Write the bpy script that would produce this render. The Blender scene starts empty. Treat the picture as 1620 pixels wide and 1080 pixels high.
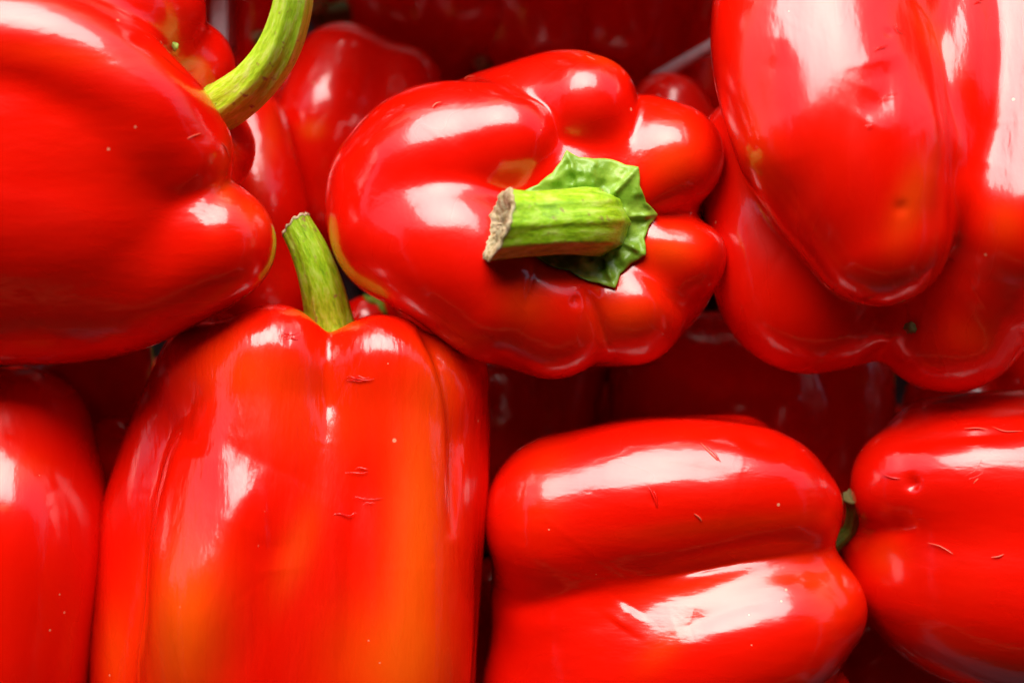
import bpy, bmesh, math, random
import numpy as np
from mathutils import Vector

# ------------------------------------------------------------------ camera, world, sun, exposure
SC = bpy.context.scene
COL = SC.collection
S = 0.00015           # metres per photo pixel at the height z = 0
D = 2800.0            # camera height above z = 0, in the same pixels
CX, CY = 810.0, 540.0

cam_d = bpy.data.cameras.new("camera")
cam = bpy.data.objects.new("camera", cam_d)
COL.objects.link(cam)
cam.location = (0, 0, D * S)
cam_d.sensor_width = 36.0
cam_d.lens = 36.0 * D / 1620.0
cam_d.clip_start = 0.01
cam_d.clip_end = 100.0
cam_d.dof.use_dof = True
cam_d.dof.focus_distance = (D - 110) * S
cam_d.dof.aperture_fstop = 6.0
SC.camera = cam

SUN_AZ = math.radians(-10)      # from +Y towards +X
SUN_EL = math.radians(41)
world = bpy.data.worlds.new("World")
SC.world = world
world.use_nodes = True
wn = world.node_tree.nodes
wl = world.node_tree.links
bg = wn["Background"]
sky = wn.new("ShaderNodeTexSky")
sky.sky_type = 'NISHITA'
sky.sun_disc = False
sky.sun_elevation = SUN_EL
sky.sun_rotation = SUN_AZ
sky.dust_density = 3.0
sky.air_density = 1.2
wl.new(sky.outputs[0], bg.inputs[0])
bg.inputs[1].default_value = 0.065

sun_d = bpy.data.lights.new("sun", 'SUN')
sun_d.energy = 2.6
sun_d.angle = math.radians(54)
sun_d.color = (1.0, 0.94, 0.89)
sun = bpy.data.objects.new("sun", sun_d)
COL.objects.link(sun)
tosun = Vector((math.sin(SUN_AZ) * math.cos(SUN_EL), math.cos(SUN_AZ) * math.cos(SUN_EL), math.sin(SUN_EL)))
sun.rotation_euler = tosun.to_track_quat('Z', 'Y').to_euler()
sun.location = (0, 0.5, 0.8)

SC.view_settings.view_transform = 'Standard'
SC.view_settings.look = 'None'
SC.view_settings.exposure = 1.18
SC.view_settings.gamma = 1.0
SC.render.engine = 'CYCLES'
SC.cycles.max_bounces = 8

rng = np.random.default_rng(7)
random.seed(7)

def P(px, py, z):
    """photo pixel + height (px) -> pixel-unit space position"""
    k = (D - z) / D
    return np.array([(px - CX) * k, (CY - py) * k, z], dtype=np.float64)

def K(z):
    return (D - z) / D

# ------------------------------------------------------------------ materials
def new_mat(name):
    m = bpy.data.materials.new(name)
    m.use_nodes = True
    nt = m.node_tree
    return m, nt, nt.nodes, nt.links, nt.nodes["Principled BSDF"]

def pepper_skin(name, base=(0.82, 0.0045, 0.0003), orange=(0.86, 0.082, 0.002), stretch=(1, 1, 1), streak=0.0001, wave=0.00045):
    m, nt, n, l, b = new_mat(name)
    tc = n.new("ShaderNodeTexCoord")
    at = n.new("ShaderNodeAttribute"); at.attribute_name = "ripe_sheen"
    # colour: slow drift between deep red and scarlet, plus painted warm reflections and ripening orange where 'ripe' says so
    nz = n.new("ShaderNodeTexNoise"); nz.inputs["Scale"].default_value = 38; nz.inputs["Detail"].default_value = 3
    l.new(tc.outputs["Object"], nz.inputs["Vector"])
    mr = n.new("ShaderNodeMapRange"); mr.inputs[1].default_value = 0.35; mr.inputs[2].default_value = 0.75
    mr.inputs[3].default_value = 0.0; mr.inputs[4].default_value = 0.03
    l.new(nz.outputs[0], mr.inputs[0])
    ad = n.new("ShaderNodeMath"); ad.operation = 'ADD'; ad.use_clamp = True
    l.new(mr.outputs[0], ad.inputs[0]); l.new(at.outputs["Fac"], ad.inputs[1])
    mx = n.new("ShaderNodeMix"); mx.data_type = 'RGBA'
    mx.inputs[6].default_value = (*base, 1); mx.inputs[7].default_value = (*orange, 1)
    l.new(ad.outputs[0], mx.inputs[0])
    # tiny pale specks
    vo = n.new("ShaderNodeTexVoronoi"); vo.inputs["Scale"].default_value = 170
    l.new(tc.outputs["Object"], vo.inputs["Vector"])
    n2 = n.new("ShaderNodeTexNoise"); n2.inputs["Scale"].default_value = 60; n2.inputs["Detail"].default_value = 2
    l.new(tc.outputs["Object"], n2.inputs["Vector"])
    sub = n.new("ShaderNodeMath"); sub.operation = 'MULTIPLY_ADD'
    sub.inputs[1].default_value = -0.4; sub.inputs[2].default_value = 0.2
    l.new(n2.outputs[0], sub.inputs[0])
    lt = n.new("ShaderNodeMath"); lt.operation = 'LESS_THAN'
    l.new(vo.outputs["Distance"], lt.inputs[0]); l.new(sub.outputs[0], lt.inputs[1])
    mx2 = n.new("ShaderNodeMix"); mx2.data_type = 'RGBA'
    mx2.inputs[7].default_value = (0.85, 0.28, 0.16, 1)
    l.new(lt.outputs[0], mx2.inputs[0]); l.new(mx.outputs[2], mx2.inputs[6])
    l.new(mx2.outputs[2], b.inputs["Base Color"])
    # relief: long gentle waviness, streaks along the fruit and fine pitting
    mp = n.new("ShaderNodeMapping"); mp.inputs["Scale"].default_value = stretch
    l.new(tc.outputs["Object"], mp.inputs["Vector"])
    w1 = n.new("ShaderNodeTexNoise"); w1.inputs["Scale"].default_value = 55; w1.inputs["Detail"].default_value = 1.5
    l.new(mp.outputs[0], w1.inputs["Vector"])
    w2 = n.new("ShaderNodeTexNoise"); w2.inputs["Scale"].default_value = 240; w2.inputs["Detail"].default_value = 3
    l.new(mp.outputs[0], w2.inputs["Vector"])
    w3 = n.new("ShaderNodeTexNoise"); w3.inputs["Scale"].default_value = 1500; w3.inputs["Detail"].default_value = 2
    l.new(tc.outputs["Object"], w3.inputs["Vector"])
    b1 = n.new("ShaderNodeBump"); b1.inputs["Strength"].default_value = 1.0; b1.inputs["Distance"].default_value = wave
    b2 = n.new("ShaderNodeBump"); b2.inputs["Strength"].default_value = 1.0; b2.inputs["Distance"].default_value = streak
    b3 = n.new("ShaderNodeBump"); b3.inputs["Strength"].default_value = 1.0; b3.inputs["Distance"].default_value = 0.000008
    l.new(w1.outputs[0], b1.inputs["Height"]); l.new(w2.outputs[0], b2.inputs["Height"]); l.new(w3.outputs[0], b3.inputs["Height"])
    l.new(b1.outputs[0], b2.inputs["Normal"]); l.new(b2.outputs[0], b3.inputs["Normal"])
    l.new(b3.outputs[0], b.inputs["Normal"]); l.new(b3.outputs[0], b.inputs["Coat Normal"])
    rr = n.new("ShaderNodeMapRange"); rr.inputs[1].default_value = 0.3; rr.inputs[2].default_value = 0.7
    rr.inputs[3].default_value = 0.18; rr.inputs[4].default_value = 0.32
    l.new(w1.outputs[0], rr.inputs[0]); l.new(rr.outputs[0], b.inputs["Roughness"])
    b.inputs["Specular IOR Level"].default_value = 0.3
    b.inputs["Subsurface Weight"].default_value = 0.12
    b.inputs["Subsurface Radius"].default_value = (1.0, 0.12, 0.05)
    b.inputs["Subsurface Scale"].default_value = 0.004
    b.inputs["Coat Weight"].default_value = 1.0
    cm = n.new("ShaderNodeTexNoise"); cm.inputs["Scale"].default_value = 90; cm.inputs["Detail"].default_value = 6; cm.inputs["Roughness"].default_value = 0.7
    l.new(mp.outputs[0], cm.inputs["Vector"])
    cr2 = n.new("ShaderNodeMapRange"); cr2.inputs[1].default_value = 0.35; cr2.inputs[2].default_value = 0.7
    cr2.inputs[3].default_value = 0.07; cr2.inputs[4].default_value = 0.2
    l.new(cm.outputs[0], cr2.inputs[0]); l.new(cr2.outputs[0], b.inputs["Coat Roughness"])
    b.inputs["Coat IOR"].default_value = 1.48
    return m

SKIN = pepper_skin("pepper_skin")
SKIN_Y = pepper_skin("pepper_skin_lengthwise", stretch=(2.2, 0.55, 1.0))
SKIN_D = pepper_skin("pepper_skin_streaky", stretch=(3.0, 0.6, 1.5), streak=0.00016, wave=0.0005)
SKIN_X = pepper_skin("pepper_skin_crosswise", stretch=(0.6, 1.8, 1.0))

def stem_mat(name, c_dark, c_mid, c_light):
    m, nt, n, l, b = new_mat(name)
    uv = n.new("ShaderNodeUVMap")
    mp = n.new("ShaderNodeMapping"); mp.inputs["Scale"].default_value = (26, 2.2, 1)
    l.new(uv.outputs[0], mp.inputs["Vector"])
    st = n.new("ShaderNodeTexNoise"); st.inputs["Scale"].default_value = 1.0; st.inputs["Detail"].default_value = 5; st.inputs["Roughness"].default_value = 0.65
    l.new(mp.outputs[0], st.inputs["Vector"])
    cr = n.new("ShaderNodeValToRGB")
    e = cr.color_ramp.elements
    e[0].position = 0.32; e[0].color = (*c_dark, 1)
    e[1].position = 0.72; e[1].color = (*c_light, 1)
    k = e.new(0.5); k.color = (*c_mid, 1)
    l.new(st.outputs[0], cr.inputs[0])
    # brown corky flecks
    tc = n.new("ShaderNodeTexCoord")
    nf = n.new("ShaderNodeTexNoise"); nf.inputs["Scale"].default_value = 420; nf.inputs["Detail"].default_value = 4
    l.new(tc.outputs["Object"], nf.inputs["Vector"])
    r2 = n.new("ShaderNodeMapRange"); r2.inputs[1].default_value = 0.62; r2.inputs[2].default_value = 0.72
    l.new(nf.outputs[0], r2.inputs[0])
    mx = n.new("ShaderNodeMix"); mx.data_type = 'RGBA'
    mx.inputs[7].default_value = (0.30, 0.24, 0.06, 1)
    l.new(r2.outputs[0], mx.inputs[0]); l.new(cr.outputs[0], mx.inputs[6])
    l.new(mx.outputs[2], b.inputs["Base Color"])
    bp = n.new("ShaderNodeBump"); bp.inputs["Distance"].default_value = 0.0004; bp.inputs["Strength"].default_value = 0.9
    l.new(st.outputs[0], bp.inputs["Height"])
    b2 = n.new("ShaderNodeBump"); b2.inputs["Distance"].default_value = 0.00012; b2.inputs["Strength"].default_value = 0.8
    l.new(nf.outputs[0], b2.inputs["Height"]); l.new(bp.outputs[0], b2.inputs["Normal"])
    l.new(b2.outputs[0], b.inputs["Normal"])
    b.inputs["Roughness"].default_value = 0.36
    b.inputs["Subsurface Weight"].default_value = 0.1
    b.inputs["Subsurface Scale"].default_value = 0.002
    return m

STEM = stem_mat("stem_green", (0.17, 0.37, 0.008), (0.35, 0.64, 0.012), (0.56, 0.76, 0.13))
STEM_LIGHT = stem_mat("stem_yellow_green", (0.30, 0.58, 0.012), (0.50, 0.84, 0.03), (0.72, 0.88, 0.24))
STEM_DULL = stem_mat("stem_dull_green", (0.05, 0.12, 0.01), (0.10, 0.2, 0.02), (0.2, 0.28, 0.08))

def calyx_mat():
    m, nt, n, l, b = new_mat("calyx_green")
    tc = n.new("ShaderNodeTexCoord")
    a = n.new("ShaderNodeTexNoise"); a.inputs["Scale"].default_value = 190; a.inputs["Detail"].default_value = 4
    l.new(tc.outputs["Object"], a.inputs["Vector"])
    cr = n.new("ShaderNodeValToRGB"); e = cr.color_ramp.elements
    e[0].position = 0.32; e[0].color = (0.14, 0.30, 0.012, 1)
    e[1].position = 0.70; e[1].color = (0.33, 0.53, 0.05, 1)
    l.new(a.outputs[0], cr.inputs[0]); l.new(cr.outputs[0], b.inputs["Base Color"])
    c = n.new("ShaderNodeTexNoise"); c.inputs["Scale"].default_value = 900; c.inputs["Detail"].default_value = 3
    l.new(tc.outputs["Object"], c.inputs["Vector"])
    b1 = n.new("ShaderNodeBump"); b1.inputs["Distance"].default_value = 0.0002; b1.inputs["Strength"].default_value = 0.8
    l.new(c.outputs[0], b1.inputs["Height"]); l.new(b1.outputs[0], b.inputs["Normal"])
    b.inputs["Roughness"].default_value = 0.38
    return m
CALYX = calyx_mat()

def cork_mat():
    m, nt, n, l, b = new_mat("cut_stem_cork")
    tc = n.new("ShaderNodeTexCoord")
    a = n.new("ShaderNodeTexNoise"); a.inputs["Scale"].default_value = 420; a.inputs["Detail"].default_value = 8; a.inputs["Roughness"].default_value = 0.7
    l.new(tc.outputs["Object"], a.inputs["Vector"])
    cr = n.new("ShaderNodeValToRGB"); e = cr.color_ramp.elements
    e[0].position = 0.33; e[0].color = (0.16, 0.08, 0.03, 1)
    e[1].position = 0.56; e[1].color = (0.60, 0.50, 0.30, 1)
    k = e.new(0.42); k.color = (0.36, 0.27, 0.11, 1)
    l.new(a.outputs[0], cr.inputs[0]); l.new(cr.outputs[0], b.inputs["Base Color"])
    bp = n.new("ShaderNodeBump"); bp.inputs["Distance"].default_value = 0.0006
    l.new(a.outputs[0], bp.inputs["Height"]); l.new(bp.outputs[0], b.inputs["Normal"])
    b.inputs["Roughness"].default_value = 0.8
    return m
CORK = cork_mat()

def plain_mat(name, col, rough, bump=0.0, scale=200):
    m, nt, n, l, b = new_mat(name)
    tc = n.new("ShaderNodeTexCoord")
    a = n.new("ShaderNodeTexNoise"); a.inputs["Scale"].default_value = scale; a.inputs["Detail"].default_value = 4
    l.new(tc.outputs["Object"], a.inputs["Vector"])
    mx = n.new("ShaderNodeMix"); mx.data_type = 'RGBA'
    mx.inputs[6].default_value = tuple(c * 0.7 for c in col) + (1,)
    mx.inputs[7].default_value = tuple(min(1, c * 1.3) for c in col) + (1,)
    l.new(a.outputs[0], mx.inputs[0]); l.new(mx.outputs[2], b.inputs["Base Color"])
    if bump:
        bp = n.new("ShaderNodeBump"); bp.inputs["Distance"].default_value = bump
        l.new(a.outputs[0], bp.inputs["Height"]); l.new(bp.outputs[0], b.inputs["Normal"])
    b.inputs["Roughness"].default_value = rough
    return m
SCAR = plain_mat("pale_scar_skin", (0.78, 0.10, 0.05), 0.3, 0.0001, 600)
CRATE = plain_mat("dark_grey_plastic", (0.055, 0.055, 0.07), 0.38, 0.0001, 500)
RIM = plain_mat("grey_plastic_rim", (0.42, 0.36, 0.40), 0.3, 0.0001, 500)
TABLE = plain_mat("dark_table_board", (0.04, 0.035, 0.035), 0.6, 0.0004, 60)
TIP = plain_mat("dry_blossom_tip", (0.16, 0.13, 0.03), 0.7, 0.0003, 900)
TIP_G = plain_mat("green_blossom_tip", (0.35, 0.5, 0.08), 0.6, 0.0003, 900)

# ------------------------------------------------------------------ object helpers
def link_mesh(name, verts, faces, mat, parent=None, origin=(0, 0, 0), uv=None, attr=None):
    o0 = np.array(origin, dtype=np.float64)
    me = bpy.data.meshes.new(name)
    me.from_pydata(((np.asarray(verts) - o0) * S).tolist(), [], faces if isinstance(faces, list) else faces.tolist())
    me.polygons.foreach_set("use_smooth", [True] * len(me.polygons))
    if uv is not None:
        lay = me.uv_layers.new(name="UVMap")
        li = np.empty(len(me.loops), dtype=np.int32); me.loops.foreach_get("vertex_index", li)
        lay.data.foreach_set("uv", np.asarray(uv, dtype=np.float32)[li].ravel())
    if attr is not None:
        a = me.attributes.new("ripe_sheen", 'FLOAT', 'POINT'); a.data.foreach_set("value", np.asarray(attr, dtype=np.float32))
    me.materials.append(mat)
    me.update()
    o = bpy.data.objects.new(name, me)
    COL.objects.link(o)
    if parent is not None:
        o.parent = parent
    else:
        o.location = Vector(o0 * S)
    return o

def catmull(pts, n):
    pts = np.asarray(pts, dtype=np.float64)
    if len(pts) < 2:
        return pts
    ext = np.vstack([2 * pts[0] - pts[1], pts, 2 * pts[-1] - pts[-2]])
    out = []
    for i in range(len(pts) - 1):
        p0, p1, p2, p3 = ext[i:i + 4]
        for t in np.linspace(0, 1, n, endpoint=False):
            out.append(0.5 * (2 * p1 + (p2 - p0) * t + (2 * p0 - 5 * p1 + 4 * p2 - p3) * t * t + (3 * p1 - p0 - 3 * p2 + p3) * t ** 3))
    out.append(pts[-1])
    return np.array(out)

class Fruit:
    """A pepper body: smooth union of swollen lobes, dented at the stem."""
    def __init__(s, lobes, k=40, dents=(), proj=True, sub=16, dz=0):
        s.lobes = []
        for lb in lobes:
            q = []
            for (x, y, z, r) in lb:
                z = z + dz
                if proj:
                    p = P(x, y, z); q.append([*p, r * K(z)])
                else:
                    q.append([x, y, z, r])
            q = catmull(q, sub)
            s.lobes.append(q)
        s.k = k
        s.dents = []
        for (x, y, z, r, kk) in dents:
            z = z + dz
            s.dents.append(((P(x, y, z) if proj else np.array([x, y, z], float)), r * (K(z) if proj else 1), kk))
        c = np.vstack([q for q in s.lobes])
        s.center = (c[:, :3] * c[:, 3:4] ** 2).sum(0) / (c[:, 3] ** 2).sum()
        s.rmax = (np.linalg.norm(c[:, :3] - s.center, axis=1) + c[:, 3]).max() + 20

    def sdf(s, p):
        p = p.astype(np.float32)
        d = None
        for q in s.lobes:
            dl = None
            if len(q) == 1:
                dl = np.linalg.norm(p - q[0, :3].astype(np.float32), axis=1) - q[0, 3]
            for i in range(len(q) - 1):
                a = q[i, :3].astype(np.float32); ba = (q[i + 1, :3] - q[i, :3]).astype(np.float32)
                bb = float(ba @ ba)
                pa = p - a
                t = np.clip(pa @ ba / bb, 0, 1) if bb > 1e-6 else np.zeros(len(p), np.float32)
                v = pa - t[:, None] * ba
                di = np.sqrt(np.einsum('ij,ij->i', v, v)) - (q[i, 3] + t * (q[i + 1, 3] - q[i, 3]))
                dl = di if dl is None else np.minimum(dl, di)
            if d is None:
                d = dl
            else:
                h = np.maximum(s.k - np.abs(d - dl), 0) / s.k
                d = np.minimum(d, dl) - h * h * s.k * 0.25
        for (c, r, kk) in s.dents:
            e = r - np.linalg.norm(p - c.astype(np.float32), axis=1)
            h = np.maximum(kk - np.abs(d - e), 0) / kk
            d = np.maximum(d, e) + h * h * kk * 0.25
        return d

    def shoot(s, dirs, origin=None, start=None):
        """outermost crossing of rays from origin along dirs"""
        o = s.center if origin is None else origin
        t = np.full(len(dirs), s.rmax if start is None else start, dtype=np.float64)
        act = np.arange(len(dirs))
        for it in range(60):
            p = o + dirs[act] * t[act, None]
            d = s.sdf(p)
            t[act] -= d * 0.92
            keep = (np.abs(d) > 0.02) & (t[act] > 5)
            act = act[keep]
            if len(act) == 0:
                break
        return t

    def drop(s, p, dvec):
        """march points p along dvec (unit) to the surface"""
        p = np.array(p, dtype=np.float64)
        for it in range(60):
            d = s.sdf(p)
            p = p + dvec * (d * 0.9)[:, None]
            if np.abs(d).max() < 0.3:
                break
        return p

    def normal(s, p):
        e = 2.0
        g = np.stack([s.sdf(p + np.eye(3)[i] * e) - s.sdf(p - np.eye(3)[i] * e) for i in range(3)], axis=1)
        return g / np.linalg.norm(g, axis=1, keepdims=True)

_ico = {}
def ico(n):
    if n not in _ico:
        bm = bmesh.new()
        bmesh.ops.create_icosphere(bm, subdivisions=n, radius=1.0)
        v = np.array([x.co[:] for x in bm.verts]); v /= np.linalg.norm(v, axis=1, keepdims=True)
        f = [[x.index for x in fc.verts] for fc in bm.faces]
        bm.free()
        _ico[n] = (v, f)
    return _ico[n]

_nb = {}
def relax(t, faces, key, it=5):
    if key not in _nb:
        f = np.array(faces)
        e = np.vstack([f[:, [0, 1]], f[:, [1, 2]], f[:, [2, 0]]])
        _nb[key] = (e[:, 0], e[:, 1], np.bincount(e[:, 0], minlength=len(t)).astype(float))
    a, b, c = _nb[key]
    for _ in range(it):
        t = 0.5 * t + 0.5 * np.bincount(a, weights=t[b], minlength=len(t)) / c
    return t

def wobble(dirs, seed, amp, nwaves=14, lo=2.0, hi=9.0):
    r = np.random.default_rng(seed)
    out = np.zeros(len(dirs))
    for i in range(nwaves):
        w = r.normal(size=3); w /= np.linalg.norm(w)
        f = lo * (hi / lo) ** (i / (nwaves - 1))
        out += np.sin(dirs @ w * f + r.uniform(0, 6.28)) / f
    return out * amp

def set_thing(o, label, cat="bell pepper", group="red bell peppers piled in the crate"):
    o["label"] = label
    o["category"] = cat
    if group:
        o["group"] = group

def make_pepper(label, fruit, level=7, seed=0, skin=None, amp=3.0, ripe_sheen=(), pits=(), base=0.0, stretch=None, folds=()):
    root = bpy.data.objects.new("bell_pepper", None)
    COL.objects.link(root)
    root.empty_display_size = 0.01
    root.location = Vector(fruit.center * S)
    set_thing(root, label)
    dirs, faces = ico(level)
    if stretch is not None:
        dirs = dirs * np.array(stretch); dirs = dirs / np.linalg.norm(dirs, axis=1, keepdims=True)
    t = fruit.shoot(dirs)
    t = relax(t, faces, level)
    t = t + wobble(dirs, seed, amp)
    v = fruit.center + dirs * t[:, None]
    for (x, y, r, depth) in pits:          # small dents seen from above: photo px, radius, depth
        k = (D - v[:, 2]) / D
        ax = v[:, 0] / k + CX; ay = CY - v[:, 1] / k
        w = np.exp(-((ax - x) ** 2 + (ay - y) ** 2) / (r * r)) * (v[:, 2] > fruit.center[2])
        v -= dirs * (w * depth)[:, None]
    for (pl, w_, depth) in folds:          # creases pressed into the flesh along a line, photo px
        q = catmull([[x, y] for x, y in pl], 6)
        k = (D - v[:, 2]) / D
        a = np.stack([v[:, 0] / k + CX, CY - v[:, 1] / k], 1)
        best = np.full(len(v), 1e9); prm = np.zeros(len(v))
        for i in range(len(q) - 1):
            ba = q[i + 1] - q[i]; pa = a - q[i]
            t_ = np.clip(pa @ ba / (ba @ ba), 0, 1)
            dd = np.linalg.norm(pa - t_[:, None] * ba, axis=1)
            m_ = dd < best
            best[m_] = dd[m_]; prm[m_] = (i + t_[m_]) / (len(q) - 1)
        fall = np.minimum(1, 1.25 * np.sin(math.pi * (0.03 + 0.94 * np.clip(prm, 0, 1))) ** 0.8)
        front = np.clip((v[:, 2] - fruit.center[2]) / 30 + 1, 0, 1)
        v = v - dirs * (np.exp(-(best / w_) ** 1.6) * depth * fall * front)[:, None]
    rp = np.full(len(v), base)  # orange blobs painted into the skin colour: warm reflections as well as ripening
    for (x, y, rx, ry, a, strength) in ripe_sheen:
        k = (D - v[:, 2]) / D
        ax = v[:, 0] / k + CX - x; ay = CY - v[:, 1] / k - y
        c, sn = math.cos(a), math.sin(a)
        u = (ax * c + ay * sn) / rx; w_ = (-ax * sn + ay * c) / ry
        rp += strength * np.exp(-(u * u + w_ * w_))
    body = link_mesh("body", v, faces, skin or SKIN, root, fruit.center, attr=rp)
    root["_"] = 0; del root["_"]
    return root, fruit

def tube(name, path, radii, mat, root, origin, nseg=40, sub=10, ridge=0.05, ridges=7, cut_tilt=None, seed=0, squash=1.0, cap=None, cap_dish=0.12):
    """ridged stalk along a path, with a separate cut end"""
    r = np.random.default_rng(seed)
    q = catmull([[*p, rr] for p, rr in zip(path, radii)], sub)
    pts, rad = q[:, :3], q[:, 3]
    tan = np.gradient(pts, axis=0); tan /= np.linalg.norm(tan, axis=1, keepdims=True)
    up = np.array([0.0, 0.0, 1.0]) if abs(tan[0, 2]) < 0.9 else np.array([0.0, 1.0, 0.0])
    n0 = np.cross(tan[0], up); n0 /= np.linalg.norm(n0)
    frames = []
    for i in range(len(pts)):
        n0 = n0 - tan[i] * (n0 @ tan[i]); n0 /= np.linalg.norm(n0)
        frames.append((n0.copy(), np.cross(tan[i], n0)))
    ph = r.uniform(0, 6.28, 4)
    V = []; UV = []
    L = len(pts)
    end_off = np.zeros(nseg)
    for i in range(L):
        a, b = frames[i]
        for j in range(nseg + 1):
            th = 2 * math.pi * j / nseg
            w = 1 + ridge * math.sin(ridges * th + ph[0] + 0.9 * math.sin(i * 3.0 / L + ph[2])) + ridge * 0.45 * math.sin((ridges * 2 + 1) * th + ph[1]) \
                + 0.03 * math.sin(2 * th + i * 4.0 / L + ph[3])
            p = pts[i] + (a * math.cos(th) + b * math.sin(th) * squash) * rad[i] * w
            if cut_tilt is not None:
                f = max(0.0, (i / (L - 1) - 0.75) / 0.25)
                e = (a * math.cos(th) + b * math.sin(th)) @ cut_tilt
                p = p + tan[i] * (e * rad[i] * f + f * f * r.normal() * 0.8)
            V.append(p); UV.append((j / nseg, i / L * max(1.0, L / 12)))
    F = []
    for i in range(L - 1):
        for j in range(nseg):
            x = i * (nseg + 1) + j
            F.append([x, x + 1, x + nseg + 2, x + nseg + 1])
    st = link_mesh(name, V, F, mat, root, origin, uv=UV)
    if cap is not None:
        ring = np.array(V[(L - 1) * (nseg + 1):(L - 1) * (nseg + 1) + nseg])
        c = ring.mean(0)
        CV = []; CF = []
        prof = [(1.03, -2.0), (1.05, 0.8), (0.98, 2.4), (0.86, 1.0), (0.7, -1.0), (0.5, -cap_dish * rad[-1]), (0.3, -cap_dish * rad[-1] * 0.4), (0.12, -cap_dish * rad[-1])]
        for (f, h) in prof:
            for j in range(nseg):
                jit = r.normal() * (1.3 if f < 1.0 else 0.7)
                CV.append(c + (ring[j] - c) * f + tan[-1] * (h + jit))
        for i in range(len(prof) - 1):
            for j in range(nseg):
                k2 = (j + 1) % nseg
                CF.append([i * nseg + j, i * nseg + k2, (i + 1) * nseg + k2, (i + 1) * nseg + j])
        CF.append([(len(prof) - 1) * nseg + j for j in range(nseg)])
        link_mesh("cut_end", CV, CF, cap, st, origin)
    return st

def calyx(root, fr, outline, center_px, axis, origin, thick=7.0, mat=None, puck=5.0, seed=1, start=400, nr=26, nt=180, dome=0.0):
    """star-shaped green cap draped on the fruit. outline: photo px polygon round center_px; axis: unit vector outwards"""
    r = np.random.default_rng(seed)
    axis = np.array(axis, float); axis /= np.linalg.norm(axis)
    cx, cy = center_px
    o = np.array(outline, float)
    ang = np.arctan2(-(o[:, 1] - cy), o[:, 0] - cx); rad = np.hypot(o[:, 0] - cx, o[:, 1] - cy)
    k = np.argsort(ang); ang = ang[k]; rad = rad[k]
    th = np.linspace(-math.pi, math.pi, nt, endpoint=False)
    R = np.interp(th, np.r_[ang[-1] - 2 * math.pi, ang, ang[0] + 2 * math.pi], np.r_[rad[-1], rad, rad[0]])
    fs = np.linspace(0.12, 1.0, nr)
    pts = []; hh = []
    tips = [th[i] for i in range(nt) if R[i] == R[np.arange(i - 6, i + 7) % nt].max()]
    Rm = rad.mean()
    blobs = [(cx + q * math.cos(w), cy + q * math.sin(w), r.uniform(5.0, 13.0), r.choice([1.1, 0.7, -1.3])) for q, w in zip(Rm * np.sqrt(r.uniform(0.15, 0.95, 90)), r.uniform(0, 6.28, 90))]
    for f in fs:
        x = cx + R * f * np.cos(th); y = cy - R * f * np.sin(th)
        pts.append(np.stack([x, y], 1))
        # puckers: random knobs, lower towards the edge
        b = np.zeros(nt)
        for (bx, by, bw, bh) in blobs:
            b += bh * np.exp(-((x - bx) ** 2 + (y - by) ** 2) / (bw * bw))
        for tp in tips:
            da = (th - tp + math.pi) % (2 * math.pi) - math.pi
            b += 1.5 * f * np.exp(-(da * R * f / 5.5) ** 2)
        env = (1 - 0.8 * f ** 6) * min(1, f * 2.5)
        hh.append(thick * (1 - 0.55 * f ** 4) + puck * b * env * 0.7 + 1.6 * puck * (f > 0.55) * math.exp(-((f - 0.97) / 0.05) ** 2) * 0.18 + dome * (1 - f) ** 1.5)
    pts = np.concatenate(pts); hh = np.concatenate([np.broadcast_to(h, (nt,)) for h in hh])
    # rays from the camera-side through the pixel, dropped on the fruit
    zz = fr.center[2] + start
    w0 = np.array([P(x, y, zz) for x, y in pts])
    camp = np.array([0, 0, D])
    dv = w0 - camp; dv /= np.linalg.norm(dv, axis=1, keepdims=True)
    p = w0.copy()
    for it in range(80):
        d = fr.sdf(p); p = p + dv * (d * 0.85)[:, None]
        if np.abs(d).max() < 0.4:
            break
    bad = np.abs(fr.sdf(p)) > 3
    if bad.any():                        # outline runs past the fruit: keep the depth of the part that lies on it
        zt = np.percentile(p[~bad, 2], 30)
        p[bad] = camp + dv[bad] * ((D - zt) / -dv[bad, 2])[:, None]
    hh = np.maximum(hh, 2.5)
    top = p - dv * hh[:, None]
    bot = p - dv * 0.5
    N = nr * nt
    V = np.vstack([top, bot])
    F = []
    for i in range(nr - 1):
        for j in range(nt):
            j2 = (j + 1) % nt
            F.append([i * nt + j, (i + 1) * nt + j, (i + 1) * nt + j2, i * nt + j2])
            F.append([N + i * nt + j, N + i * nt + j2, N + (i + 1) * nt + j2, N + (i + 1) * nt + j])
    i = nr - 1
    for j in range(nt):
        j2 = (j + 1) % nt
        F.append([i * nt + j, N + i * nt + j, N + i * nt + j2, i * nt + j2])
    F.append([j for j in range(nt)])
    return link_mesh("calyx", V, F, mat or CALYX, root, origin)

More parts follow.
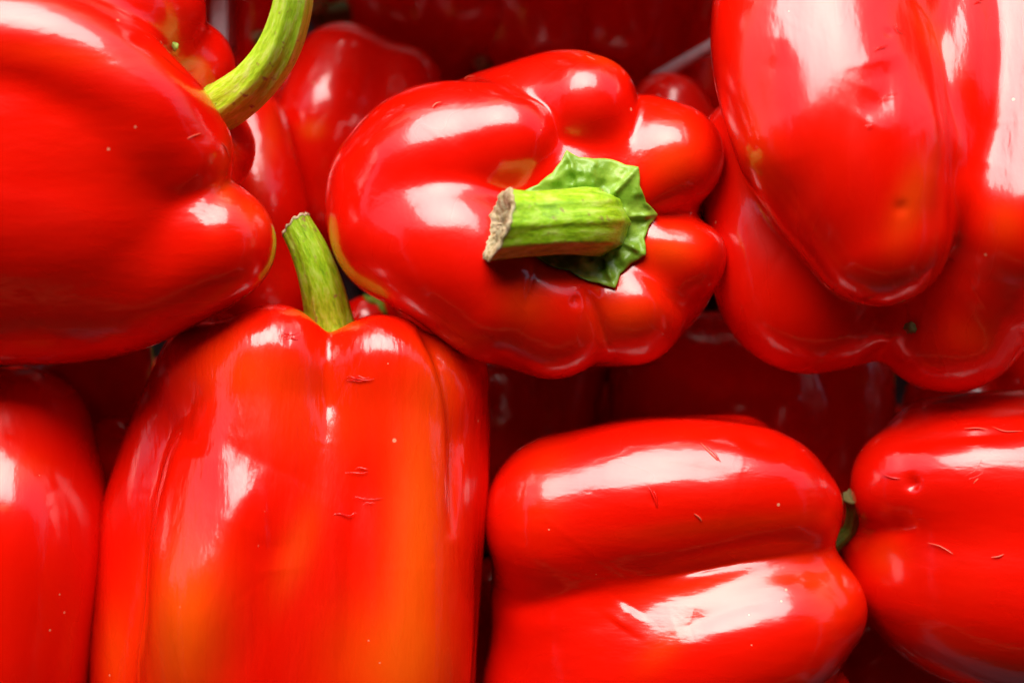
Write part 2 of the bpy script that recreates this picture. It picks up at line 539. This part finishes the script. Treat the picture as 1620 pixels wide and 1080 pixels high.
def scar(root, fr, pts, w=1.6, mat=None, name="scar", lift=0.6):
    """thin raised scar lying on the skin, photo px polyline"""
    q = catmull([[x, y, 0] for x, y in pts], 5)[:, :2]
    zz = fr.center[2] + 450
    w0 = np.array([P(x, y, zz) for x, y in q]); camp = np.array([0, 0, D])
    dv = w0 - camp; dv /= np.linalg.norm(dv, axis=1, keepdims=True)
    p = w0.copy()
    for it in range(80):
        d = fr.sdf(p); p = p + dv * (d * 0.85)[:, None]
        if np.abs(d).max() < 0.2: break
    n = fr.normal(p)
    t = np.gradient(p, axis=0); t /= np.linalg.norm(t, axis=1, keepdims=True) + 1e-9
    b = np.cross(n, t)
    V = []; F = []
    m = 6; L = len(p)
    for i in range(L):
        ww = w * (math.sin(math.pi * (i + 0.3) / (L - 0.4)) ** 0.6)
        for j in range(m):
            a = 2 * math.pi * j / m
            V.append(p[i] + n[i] * (lift + math.sin(a) * ww * 0.6) + b[i] * math.cos(a) * ww)
    for i in range(L - 1):
        for j in range(m):
            j2 = (j + 1) % m
            F.append([i * m + j, i * m + j2, (i + 1) * m + j2, (i + 1) * m + j])
    return link_mesh(name, V, F, mat or SCAR, root, fr.center)

def knob(root, fr, px, py, r, mat, name="blossom_tip", start=450, lift=0.3):
    zz = fr.center[2] + start
    p = P(px, py, zz); dv = p - np.array([0, 0, D]); dv /= np.linalg.norm(dv)
    p = p[None]
    for it in range(80):
        p = p + dv[None] * (fr.sdf(p) * 0.85)[:, None]
    dirs, faces = ico(3)
    g = 1 + 0.18 * np.sin(dirs[:, 0] * 7 + 1) * np.cos(dirs[:, 1] * 6) + wobble(dirs, int(px), 0.25)
    v = p[0] + dirs * np.array([1, 1.15, 0.9]) * (r * g)[:, None] + np.array([0, 0, r * lift])
    return link_mesh(name, v, faces, mat, root, fr.center)

# ------------------------------------------------------------------ crate and table
def box(name, x0, x1, y0, y1, z0, z1, mat, parent=None, origin=(0, 0, 0), bev=4):
    bm = bmesh.new()
    bmesh.ops.create_cube(bm, size=1.0)
    o = np.array(origin, float)
    for v in bm.verts:
        v.co = Vector((((x0 + x1) / 2 + v.co.x * (x1 - x0) - o[0]) * S, ((y0 + y1) / 2 + v.co.y * (y1 - y0) - o[1]) * S, ((z0 + z1) / 2 + v.co.z * (z1 - z0) - o[2]) * S))
    bmesh.ops.bevel(bm, geom=bm.edges[:], offset=bev * S, segments=2, affect='EDGES')
    me = bpy.data.meshes.new(name); bm.to_mesh(me); bm.free()
    me.materials.append(mat)
    ob = bpy.data.objects.new(name, me); COL.objects.link(ob)
    if parent is not None:
        ob.parent = parent
    else:
        ob.location = Vector(o * S)
    return ob

FZ = -860     # crate floor height (px)
WX, WY0, WY1, WT = 1330, -1000, 1000, 150
tb = box("table_top", -4500, 4500, -3500, 3500, FZ - 120, FZ - 46, TABLE, origin=(0, 0, FZ - 80))
tb["kind"] = "structure"
crate = bpy.data.objects.new("plastic_crate", None); COL.objects.link(crate)
crate.location = (0, 0, (FZ - 40) * S)
set_thing(crate, "dark grey slatted plastic crate holding the pile of red peppers", "crate", None)
co = (0, 0, FZ - 40)
for i in range(18):
    x = -WX + 10 + i * (2 * WX - 20) / 18
    box("floor_slat", x, x + 118, WY0 + 24, WY1 - 24, FZ - 38, FZ - 14, CRATE, crate, co)
nrow = 5
hgt = (WT - FZ) / nrow
for i in range(nrow):
    z0 = FZ - 40 + i * hgt + 30
    z1 = z0 + hgt - 52
    box("side_slat", -WX, WX, WY1 - 20, WY1, z0, z1, CRATE, crate, co)
    box("side_slat", -WX, WX, WY0, WY0 + 20, z0, z1, CRATE, crate, co)
    box("side_slat", -WX, -WX + 20, WY0 + 23, WY1 - 23, z0, z1, CRATE, crate, co)
    box("side_slat", WX - 20, WX, WY0 + 23, WY1 - 23, z0, z1, CRATE, crate, co)
for sx in (-1, 1):
    for sy in (WY0 + 12, WY1 - 12):
        box("corner_post", sx * (WX - 12) - 40, sx * (WX - 12) + 40, sy - 35, sy + 35, FZ - 45, WT + 10, CRATE, crate, co)

# ------------------------------------------------------------------ the big peppers
# A: top left, long curved stalk
A = Fruit([
    [(-110, 310, -15, 235), (100, 310, -12, 224), (224, 262, 12, 148)],
    [(120, 340, 0, 200), (240, 330, 20, 130)],
    [(-60, 225, 60, 160), (70, 225, 62, 158), (205, 232, 72, 126)],
    [(-120, 78, 116, 110), (40, 84, 120, 110), (140, 116, 120, 108), (225, 175, 112, 98), (280, 240, 84, 90)],
    [(-120, 190, 50, 165), (60, 190, 48, 160), (165, 220, 35, 130)],
    [(-90, 400, -10, 180), (140, 415, 0, 152), (275, 402, 25, 116), (343, 384, 54, 96)],
    [(-90, 60, -10, 165), (150, 30, 10, 140), (243, 15, 10, 84)],
    [(150, 130, -90, 130), (293, 108, -70, 80)],
    [(200, 250, -90, 140), (322, 235, -60, 84)],
    [(-100, 260, -60, 220), (120, 240, -40, 190)],
], k=22, dents=[(385, 165, 0, 48, 40)], dz=60)
rA, fA = make_pepper("large glossy red pepper with long curved yellow-green stem at the upper left", A, seed=1, skin=SKIN_X, folds=[([(376, 276), (348, 318), (322, 352)], 9, 9), ([(205, 58), (252, 76), (312, 128)], 8, 6)],
    ripe_sheen=[(355, 280, 16, 60, 0.2, 0.55), (400, 340, 40, 25, 0.4, 0.35), (150, 90, 150, 20, 0.1, 0.2)])
tube("stem", [P(330, 172, 26), P(352, 168, 52), P(400, 132, 100), P(440, 78, 140), P(462, 12, 170), P(466, -50, 190), P(462, -85, 200)],
     [36, 38, 35, 31, 28, 27, 29], STEM_LIGHT, rA, fA.center, ridge=0.045, ridges=6, seed=3, cap=CORK, nseg=48, squash=1.0)
knob(rA, fA, 277, 72, 6, TIP_G, "green_speck", start=300)

# B: centre, stalk facing the viewer
B = Fruit([
    [(655, 312, -20, 143), (690, 272, 0, 140), (745, 248, 24, 120), (800, 226, 62, 88), (822, 222, 66, 62)],
    [(640, 360, 10, 118), (722, 398, 55, 126), (790, 455, 55, 122)],
    [(790, 240, -80, 130), (885, 185, -10, 104), (925, 172, 40, 84)],
    [(960, 270, -30, 130), (1058, 250, 20, 84)],
    [(1000, 420, -40, 130), (1075, 412, 20, 68)],
    [(850, 450, -30, 140), (874, 496, 45, 104)],
    [(955, 450, -40, 130), (1000, 496, 25, 82)],
    [(840, 350, -130, 235), (920, 350, -160, 210)],
    [(900, 350, -20, 150)],
    [(856, 428, 70, 44), (878, 474, 92, 62)], [(975, 462, 55, 44), (1004, 482, 72, 54)], [(1040, 392, 66, 40), (1084, 404, 44, 58)], [(1010, 300, 70, 44), (1058, 258, 52, 66)],
], k=24, dents=[(932, 350, 175, 74, 60)], dz=15)
rB, fB = make_pepper("blocky red pepper with thick stem and star-shaped green calyx facing up, in the middle", B, seed=2, folds=[([(848, 400), (845, 440), (832, 490)], 10, 6), ([(925, 458), (948, 500), (963, 550)], 9, 11), ([(1005, 425), (1045, 455), (1080, 500)], 11, 7),
        ([(1025, 335), (1085, 344), (1138, 356)], 11, 9), ([(888, 225), (880, 182), (852, 152), (790, 135)], 9, 9), ([(1003, 225), (1016, 165), (1010, 120)], 10, 8)],
    ripe_sheen=[(1060, 240, 50, 50, 0, 0.35), (1060, 390, 40, 30, 0, 0.5), (960, 90, 60, 16, 0.3, 0.3), (990, 500, 60, 60, 0, 0.3), (830, 480, 40, 40, 0, .3)],
    pits=[(912, 478, 9, 7), (936, 92, 8, 3)])
oB = [(896, 237), (905, 243), (916, 249), (939, 251), (967, 252), (990, 261), (1010, 264), (1012, 294), (1022, 320), (1041, 340), (1027, 357), (1019, 377), (1022, 403), (999, 417), (981, 433),
      (973, 456), (948, 448), (925, 442), (900, 428), (867, 419), (846, 405), (862, 385), (850, 350), (850, 325), (826, 304), (851, 292), (874, 273), (888, 255)]
calyx(rB, fB, oB, (930, 350), (0, 0, 1), fB.center, thick=10, puck=8.5, nr=44, nt=260)
zb = 95
tube("stem", [P(946, 352, zb - 30), P(940, 351, zb + 20), P(925, 350, zb + 62), P(885, 351, zb + 92), P(835, 354, zb + 108), P(788, 356, zb + 122)],
     [54, 52, 50, 46, 46, 50], STEM, rB, fB.center, ridge=0.03, ridges=9, seed=5, cap=CORK, nseg=64, cut_tilt=np.array([0.0, -0.35, -0.02]), cap_dish=0.2)

# C: upper right, broad lobes, blossom end towards the bottom of the picture
C = Fruit([
    [(1345, -60, -50, 170), (1312, 80, 30, 172), (1345, 230, 100, 160), (1392, 370, 128, 116)],
    [(1240, -50, -20, 108), (1237, 90, 72, 110), (1272, 220, 126, 106)],
    [(1420, -50, -10, 84), (1408, 100, 90, 84), (1428, 225, 142, 78)],
    [(1500, -50, -40, 92), (1502, 120, 58, 92), (1504, 300, 88, 84)], [(1570, 420, 20, 118), (1640, 430, 10, 110)],
    [(1640, -40, -80, 150), (1640, 180, 18, 150), (1630, 350, 84, 132)],
    [(1200, 240, -100, 96), (1222, 370, -60, 106), (1262, 465, -50, 118), (1330, 485, -50, 98)],
    [(1480, 420, -50, 130), (1500, 495, -45, 126)],
    [(1440, 60, -120, 190), (1440, 250, -70, 195), (1430, 400, -70, 130)],
], k=26, dents=[(1442, 524, 75, 24, 40)], dz=50)
rC, fC = make_pepper("big ribbed red pepper with broad white reflections, stem end away, at the upper right", C, seed=3, skin=SKIN_Y, folds=[([(1390, 95), (1400, 140), (1370, 190)], 34, 7), ([(1230, 60), (1225, 150), (1250, 250)], 30, 5), ([(1590, 60), (1600, 160), (1570, 260)], 34, 6), ([(1436, -20), (1484, 60), (1504, 200), (1503, 380), (1470, 460)], 9, 6), ([(1366, 590), (1396, 560), (1440, 536)], 12, 8), ([(1470, 120), (1478, 230), (1470, 330)], 22, -4)],
    ripe_sheen=[(1440, 320, 26, 70, 0.35, 0.5), (1200, 180, 30, 160, 0, 0.15), (1480, 60, 20, 60, -0.5, 0.4), (1590, 350, 30, 40, 0, 0.3), (1560, 530, 60, 30, 0, 0.2)],
    pits=[(1425, 330, 10, 4), (1405, 52, 5, 3)])
knob(rC, fC, 1440, 520, 9, TIP)

# D: lower left centre, upright with short stalk
Dp = Fruit([
    [(438, 576, 72, 86), (434, 650, 44, 126), (418, 780, 44, 154), (402, 930, 54, 168), (398, 1050, 56, 172), (405, 1200, 50, 165)],
    [(378, 700, 0, 100), (352, 830, 76, 104), (338, 950, 136, 104), (336, 1060, 90, 108)],
    [(526, 700, 36, 112), (520, 900, 46, 150), (510, 1150, 50, 150)],
    [(604, 582, 74, 78), (628, 690, 52, 112), (638, 830, 64, 114), (628, 1010, 80, 116), (612, 1200, 70, 118)],
    [(345, 600, 5, 94), (400, 582, 56, 84), (440, 572, 72, 84), (478, 584, 60, 72)], [(562, 584, 58, 72), (608, 580, 74, 78), (652, 596, 68, 78), (684, 628, 52, 74)],
    [(706, 592, 12, 68), (703, 760, 14, 70), (684, 980, 14, 72), (668, 1200, 0, 74)],
    [(350, 592, -40, 98), (315, 720, -70, 118), (272, 930, -70, 130), (280, 1200, -60, 130)],
    [(500, 680, -90, 170), (480, 900, -100, 220), (470, 1180, -110, 210)],
], k=26, dents=[(522, 482, 50, 34, 30)], dz=-10)
rD, fD = make_pepper("tall red pepper with painted orange sheen and short green stem, standing in front at the lower left", Dp, seed=4, skin=SKIN_D, amp=4.5, folds=[([(521, 500), (522, 580), (516, 700)], 16, 10), ([(664, 512), (702, 575), (722, 690), (716, 840)], 10, 17), ([(425, 735), (365, 860), (322, 1010), (310, 1250)], 64, -19), ([(300, 600), (290, 720)], 40, 10), ([(305, 555), (262, 680), (238, 800), (222, 900), (226, 1080)], 13, 7),
        ([(600, 700), (562, 850), (548, 1080)], 42, 8), ([(402, 690), (430, 820), (440, 900)], 30, 6)],
    ripe_sheen=[(660, 850, 45, 230, 0.05, 0.9), (620, 1050, 90, 90, 0, 0.7), (290, 990, 60, 130, 0.1, 0.9), (380, 580, 70, 50, 0, 0.35), (500, 640, 120, 90, 0, 0.25),  # mostly warm reflections, painted as orange patches
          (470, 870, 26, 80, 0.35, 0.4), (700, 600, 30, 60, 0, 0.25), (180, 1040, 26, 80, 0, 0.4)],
    pits=[(456, 533, 7, 4), (560, 600, 6, 3)])
tube("stem", [P(525, 530, -20), P(520, 500, -10), P(508, 450, 10), P(490, 400, 22), P(468, 358, 26)],
     [42, 37, 32, 28, 25], STEM, rD, fD.center, ridge=0.04, ridges=7, seed=8, cap=CORK, nseg=48, cut_tilt=np.array([0.25, 0.1, 0.35]))

# E: bottom centre, lying on its side
E = Fruit([
    [(903, 822, 10, 138), (1040, 792, 45, 130), (1190, 780, 58, 108), (1250, 804, 50, 86)],
    [(880, 1090, -40, 120), (1010, 1060, 20, 140), (1190, 1005, 58, 124), (1280, 962, 45, 90)],
    [(1000, 760, -60, 96), (1170, 722, -40, 66)],
    [(950, 950, -60, 175), (1100, 910, -40, 150), (1200, 890, -40, 120)],
    [(940, 1200, -30, 130), (1100, 1190, 0, 130), (1250, 1120, -20, 100)],
], k=44, dz=-25)
rE, fE = make_pepper("red pepper lying on its side with a crease between two lobes, bottom centre", E, seed=5, skin=SKIN_X, folds=[([(1070, 998), (1150, 968), (1275, 935)], 24, 6), ([(960, 740), (1060, 735), (1160, 745)], 24, 4), ([(1000, 960), (980, 990)], 26, -5), ([(1322, 866), (1230, 872), (1140, 888), (1030, 912)], 12, 13), ([(780, 968), (860, 948), (960, 925)], 26, 10), ([(1256, 700), (1225, 705), (1170, 690)], 12, 8), ([(1010, 850), (1130, 842), (1260, 836)], 26, 4)],
    ripe_sheen=[(860, 770, 40, 60, 0.3, 0.2), (1150, 830, 170, 14, -0.1, 0.15), (1180, 920, 150, 30, -0.2, 0.3), (1310, 940, 40, 40, 0, 0.35), (1060, 1010, 60, 24, -0.8, 0.3)],
    pits=[(1036, 790, 7, 3)])
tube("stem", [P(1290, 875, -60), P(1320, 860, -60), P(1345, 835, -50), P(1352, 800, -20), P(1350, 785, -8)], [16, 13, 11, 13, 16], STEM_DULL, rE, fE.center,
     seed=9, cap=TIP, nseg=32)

# F: lower right edge
F_ = Fruit([
    [(1440, 765, 20, 96), (1560, 770, 50, 118), (1760, 780, 50, 130)],
    [(1480, 710, -50, 84), (1620, 720, -40, 106), (1780, 720, -30, 110)],
    [(1450, 905, -40, 110), (1580, 905, -10, 190), (1780, 930, 0, 200)],
    [(1500, 850, -100, 170), (1760, 860, -110, 220)],
], k=44, dz=-20)
rF, fF = make_pepper("scratched red pepper with a dimple and squiggly scar, cut off by the lower right edge", F_, seed=6, skin=SKIN_X, folds=[([(1340, 850), (1385, 836), (1450, 838)], 18, 12), ([(1420, 700), (1500, 690), (1620, 682)], 12, 6)],
    ripe_sheen=[(1400, 880, 30, 30, 0, 0.3)], pits=[(1442, 764, 10, 9)])

# G: lower left edge
G = Fruit([
    [(12, 706, 5, 112), (8, 850, 45, 146), (-8, 1000, 50, 150), (-20, 1180, 30, 142)],
    [(40, 690, -50, 100), (50, 850, -60, 118), (30, 1050, -60, 110)],
    [(-150, 720, -20, 140), (-160, 1000, -20, 170)],
], k=70, dz=-50)
rG, fG = make_pepper("dark glossy red pepper with one round pink highlight, at the lower left edge", G, seed=7, skin=SKIN_Y,
    ripe_sheen=[(25, 745, 40, 25, 0, 0.35), (5, 802, 10, 6, 0, 0.4)])

# small scars and wrinkles on the skins
for pts in [[(1528, 752), (1545, 742), (1556, 724), (1575, 722)], [(1532, 758), (1552, 750), (1562, 735), (1582, 722), (1590, 724)], [(1540, 764), (1548, 756)],
            [(1396, 750), (1410, 755), (1424, 757)], [(1525, 678), (1545, 677), (1563, 679)], [(1570, 675), (1590, 682), (1618, 682)], [(1468, 858), (1488, 864), (1508, 876)], [(1568, 881), (1580, 880), (1588, 876)]]:
    scar(rF, fF, pts, 1.1 if pts[0][0] > 1565 or pts[0][0] == 1468 else 1.2, SCAR if pts[0][0] in (1525, 1570, 1468, 1568, 1540) else SKIN)
for pts in [[(1108, 700), (1122, 714), (1136, 728)], [(1118, 706), (1130, 716), (1140, 730)], [(1026, 770), (1034, 785), (1040, 802)], [(1040, 802), (1038, 786), (1034, 776)], [(1098, 812), (1106, 818), (1110, 824)]]:
    scar(rE, fE, pts, 1.5, SCAR if pts[0][0] in (1108, 1098) else SKIN)
for pts in [[(1394, 158), (1406, 151), (1422, 149)], [(1384, 79), (1396, 74), (1406, 72)], [(1416, 38), (1422, 48), (1431, 51)], [(1370, 200), (1382, 197)], [(1543, 4), (1550, 1), (1556, 2)]]:
    scar(rC, fC, pts, 1.3, SKIN)
r5 = np.random.default_rng(5)
for cx_, cy_, wx_, wy_, n_ in [(572, 750, 60, 64, 6), (425, 820, 50, 30, 3), (460, 532, 10, 6, 3), (566, 604, 18, 10, 4)]:
    for i in range(n_):
        x = cx_ + r5.uniform(-0.5, 0.5) * wx_; y = cy_ + r5.uniform(-1, 1) * wy_; w = r5.uniform(6, 24)
        scar(rD, fD, [(x - w, y + r5.uniform(-2, 3)), (x - w * 0.3, y - r5.uniform(0, 3)), (x + w * 0.4, y + r5.uniform(-2, 2)), (x + w, y - r5.uniform(0, 4))], r5.uniform(0.6, 1.0), SKIN_D, "wrinkle", 1.5)
for pts in [[(296, 220), (306, 215), (318, 211)], [(350, 225), (358, 235), (362, 248)], [(26, 33), (32, 38), (34, 40)]]:
    scar(rA, fA, pts, 1.1, SCAR)
for pts in [[(922, 88), (932, 91), (944, 97)], [(735, 126), (740, 122), (752, 121)], [(684, 170), (690, 164), (698, 162)]]:
    scar(rB, fB, pts, 1.5, SCAR)

# ------------------------------------------------------------------ peppers lower in the pile that show between the big ones
def low(label, lobes, k=34, level=6, seed=20, skin=None, dents=(), base=0.0, ripe_sheen=()):
    f = Fruit(lobes, k=k, dents=dents, sub=9)
    return make_pepper(label, f, level=level, seed=seed, skin=skin, base=base, ripe_sheen=ripe_sheen)

rH, fH = low("blurred three-lobed red pepper deep behind the long curved stalk", [
    [(545, 118, -360, 82), (525, 200, -330, 92), (500, 300, -350, 84)],
    [(632, 140, -380, 70), (620, 230, -360, 90), (580, 330, -370, 90)],
    [(470, 230, -360, 62), (470, 320, -360, 70)]], seed=21, ripe_sheen=[(495, 205, 18, 14, 0, 0.8)])
rI, fI = low("narrow bright red pepper wedged upright between the curved stalk and the short stem", [
    [(395, 200, -230, 60), (410, 320, -210, 72), (425, 450, -220, 76)],
    [(360, 250, -260, 80), (370, 430, -260, 90)]], seed=22, ripe_sheen=[(420, 240, 16, 60, 0.2, 0.4)])
rJ, fJ = low("small dark red pepper with dark green calyx beside the short stem", [
    [(582, 520, -260, 54), (600, 600, -280, 70)], [(650, 540, -360, 70), (660, 620, -360, 80)]], seed=23)
calyx(rJ, fJ, [(560, 450), (590, 438), (612, 452), (606, 480), (617, 505), (596, 480), (575, 468)], (594, 462), (0, 0, 1), fJ.center, thick=7, puck=2, nr=8, nt=48)
rK, fK = low("shaded dark red pepper below the starry calyx pepper", [
    [(880, 560, -370, 90), (870, 660, -350, 74), (860, 790, -360, 80)],
    [(780, 640, -380, 62), (790, 760, -380, 80)]], seed=24, ripe_sheen=[(792, 670, 12, 8, 0.6, 0.5), (869, 657, 8, 5, -0.8, 0.5)])
rL, fL = low("broad dark maroon pepper in shade above the sideways pepper", [
    [(1070, 600, -340, 110), (1065, 740, -330, 100)],
    [(1180, 640, -350, 150), (1200, 760, -350, 140)],
    [(1325, 590, -330, 90), (1330, 740, -330, 88)]], seed=25, ripe_sheen=[(1372, 605, 22, 10, 0.5, 0.5)])
rM, fM = low("dark red pepper tucked under the long-stalked pepper at its lower edge", [
    [(150, 560, -215, 96), (170, 640, -225, 70)], [(90, 600, -235, 80)]], seed=26)
rM2, fM2 = low("tiny visible bit of red pepper with white glint between two front peppers at the left", [
    [(180, 704, -140, 46), (200, 800, -230, 60)], [(150, 760, -260, 60)]], seed=27)
rN, fN = low("dull red pepper peeping out behind the right shoulder of the starry calyx pepper", [
    [(1058, 178, -330, 62), (1090, 280, -330, 90)]], seed=28)
rP, fP = low("red pepper glimpsed under the ribbed one at the right edge", [
    [(1640, 600, -260, 70), (1760, 620, -260, 110)], [(1500, 640, -300, 70), (1600, 680, -300, 80)]], seed=29)
rZ, fZ = low("dark red pepper in the gap left of the sideways pepper", [
    [(790, 960, -330, 80), (800, 1100, -330, 100)]], seed=30)
rY, fY = low("dark red pepper under the squiggly-scarred one at the bottom", [
    [(1400, 1040, -270, 90), (1480, 1120, -280, 110)], [(1330, 1100, -260, 60)]], seed=31)
rO = []
for lab, lb, sd in [
    ("deep shaded pepper directly right of the tip of the long curved stalk", [[(680, 60, -660, 100), (740, 10, -600, 105)], [(620, 10, -610, 90), (660, -80, -610, 90)]], 41),
    ("almost black-red pepper with a small green stem tip showing above the calyx pepper", [[(860, 60, -590, 84), (850, 0, -590, 96)], [(790, 60, -610, 76), (800, -60, -610, 90)]], 42),
    ("dark pepper next to the grey bar at the top of the picture", [[(990, 60, -600, 92), (1000, -40, -600, 96)], [(1060, 90, -620, 70), (1080, -20, -620, 90)]], 43),
    ("dim pepper at the back corner beside the grey post", [[(395, 60, -480, 46), (400, -60, -480, 60)], [(430, 150, -520, 70)]], 44),
    ("dark pepper low behind the grey bar and the ribbed pepper", [[(1150, 140, -560, 80), (1190, 40, -560, 110)]], 45)]:
    r_, f_ = low(lab, lb, seed=sd)
    rO.append((r_, f_))
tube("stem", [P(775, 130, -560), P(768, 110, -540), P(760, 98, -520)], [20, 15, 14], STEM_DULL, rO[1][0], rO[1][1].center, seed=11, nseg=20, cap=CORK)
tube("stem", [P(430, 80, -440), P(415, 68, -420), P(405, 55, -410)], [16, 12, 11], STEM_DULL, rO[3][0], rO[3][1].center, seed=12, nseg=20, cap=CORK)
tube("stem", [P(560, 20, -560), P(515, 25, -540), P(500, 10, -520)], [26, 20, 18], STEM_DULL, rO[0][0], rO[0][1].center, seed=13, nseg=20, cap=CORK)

# crate pieces that show between the peppers
for (px, py0, py1, zt, wd) in [(346, 70, -60, -330, 14), (142, 1120, 930, -330, 16)]:
    q0 = P(px, py0, zt); q1 = P(px, py1, zt)
    box("divider_strip", q0[0] - wd, q0[0] + wd, q0[1], q1[1], zt - 300, zt, RIM, crate, co)
a0, a1 = P(1035, 125, -330), P(1200, 30, -240)
tube("divider_bar", [a0, (a0 + a1) / 2, a1], [11, 11, 11], RIM, crate, co, nseg=12, ridge=0.0, seed=14, sub=3)

# ------------------------------------------------------------------ plain whole peppers filling the crate underneath and beyond the picture
def plain_pepper(seed, h=150, ro=78, rl=112, n=4):
    r = np.random.default_rng(seed)
    lobes = []
    for i in range(n):
        a = 2 * math.pi * i / n + r.uniform(-0.2, 0.2)
        q = r.uniform(0.9, 1.1)
        lobes.append([(math.cos(a) * ro * 0.55, math.sin(a) * ro * 0.55, -h, rl * 0.62), (math.cos(a) * ro * 0.95, math.sin(a) * ro * 0.95, -h * 0.1, rl * 0.95 * q),
                      (math.cos(a) * ro, math.sin(a) * ro, h * 0.75, rl * q)])
    lobes.append([(0, 0, -h * 0.7, 60), (0, 0, h * 0.4, 110)])
    f = Fruit(lobes, k=36, dents=[(0, 0, h * 0.75 + rl + 10, 60, 60)], proj=False, sub=6)
    root, f = make_pepper("x", f, level=5, seed=seed)
    s0 = f.drop(np.array([[0, 0, h + 300.0]]), np.array([0, 0, -1.0]))[0][2]
    tube("stem", [(0, 0, s0 - 12), (4, 2, s0 + 6), (10, 5, s0 + 50), (26, 8, s0 + 110)], [52, 34, 26, 27], STEM, root, f.center, seed=seed, nseg=24, cap=CORK)
    return root

def copy_tree(o, parent=None):
    c = o.copy(); COL.objects.link(c); c.parent = parent
    for ch in list(o.children):
        copy_tree(ch, c)
    return c

protos = [plain_pepper(51), plain_pepper(52, h=120, n=3, ro=72, rl=118), plain_pepper(53, h=175, ro=70, rl=100)]
from mathutils import Euler
places = []
for ix in range(6):
    for iy in range(4):
        places.append((-1080 + ix * 432 + random.uniform(-20, 20), -750 + iy * 500 + random.uniform(-20, 20), -690, 0))
for (x, y, z) in [(-1090, 300, -290), (-1090, -250, -280), (-1080, -760, -290), (-560, -820, -290), (0, -800, -330), (560, -820, -290), (1100, -760, -290), (1120, -250, -290), (1130, 330, -290)]:
    places.append((x, y, z, 1))
for (x, y, z) in [(-225, 790, 30), (120, 800, 40), (-60, 850, -260), (290, 850, -270), (-400, 850, -280), (-640, 830, -300), (640, 830, -300)]:  # unseen peppers, added mainly to shade the hollow at the top
    places.append((x, y, z, 2))
row_words = ["front row against the near wall", "second row from the near wall", "third row from the near wall", "back row against the far wall"]
col_words = ["in the first column from the post", "in the second column from the post", "in the third column from the post", "in the third column from the far end", "in the second column from the far end", "in the last column at the far end"]
for i, (x, y, z, lay) in enumerate(places):
    src = protos[i % 3]
    o = src if i < 3 else copy_tree(src)
    o.location = Vector((x * S, y * S, z * S))
    o.rotation_euler = Euler((math.radians(90 + random.uniform(-14, 14)), random.uniform(-3, 3), random.uniform(0, 6.28)))
    if lay == 2:
        o.rotation_euler = Euler((math.radians(-90), 0, random.uniform(-0.3, 0.3)))
    o["label"] = "whole red pepper buried in the bottom layer of the crate" if not lay else "whole red pepper lying along the crate wall beyond the picture"
    o["group"] = "peppers of the bottom layer" if not lay else "peppers along the crate wall"

# ------------------------------------------------------------------ unseen cloth added above the crate to block sky and shape reflections
def added_awning():
    root = bpy.data.objects.new("unseen_awning", None); COL.objects.link(root)
    root.location = (0, 0, 1.0)
    set_thing(root, "unseen orange cloth sheet added above the crate to block the sky", "added_awning", None)
    nx, ny = 40, 24
    V = []; F = []
    for j in range(ny + 1):
        for i in range(nx + 1):
            x = -1.8 + 3.6 * i / nx; y = -1.9 + (1.9 + 0.74 + 0.05 * math.sin(x * 2.1 + 1) + 0.025 * math.sin(x * 7)) * j / ny
            z = -0.05 - 0.03 * math.sin(math.pi * j / ny) + 0.06 * (y + 1)
            V.append((x / S, y / S, z / S))
    for j in range(ny):
        for i in range(nx):
            a = j * (nx + 1) + i
            F.append([a, a + 1, a + nx + 2, a + nx + 1])
    m, nt, n, l, b = new_mat("added_awning_cloth")
    tc = n.new("ShaderNodeTexCoord")
    wv = n.new("ShaderNodeTexNoise"); wv.inputs["Scale"].default_value = 8
    l.new(tc.outputs["Object"], wv.inputs["Vector"])
    mx = n.new("ShaderNodeMix"); mx.data_type = 'RGBA'
    mx.inputs[6].default_value = (0.22, 0.06, 0.015, 1); mx.inputs[7].default_value = (0.34, 0.11, 0.03, 1)
    l.new(wv.outputs[0], mx.inputs[0]); l.new(mx.outputs[2], b.inputs["Base Color"])
    b.inputs["Roughness"].default_value = 0.8
    def sheet(p0, p1, nm):
        W = []; G = []
        for i in range(41):
            for j in range(9):
                q = i / 40
                x = p0[0] + (p1[0] - p0[0]) * q; y = p0[1] + (p1[1] - p0[1]) * q
                fold = 0.03 * math.sin(q * 40) * (j / 8)
                W.append(((x + (fold if p0[0] == p1[0] else 0)) / S, (y + (fold if p0[1] == p1[1] else 0)) / S, (-0.06 - 1.05 * j / 8) / S))
        for i in range(40):
            for j in range(8):
                G.append([i * 9 + j, i * 9 + j + 1, (i + 1) * 9 + j + 1, (i + 1) * 9 + j])
        return link_mesh(nm, W, G, m, root)
    sheet((-1.85, -1.95), (1.85, -1.95), "added_back_curtain")  # curtains added to keep sky behind and beside out of the reflections
    sheet((-1.85, -1.9), (-1.85, 0.35), "added_side_curtain")
    sheet((1.85, -1.9), (1.85, 0.35), "added_side_curtain")
    c = link_mesh("cloth", V, F, m, root)
    sol = c.modifiers.new("thickness", 'SOLIDIFY'); sol.thickness = 0.002
    return root
added_awning()
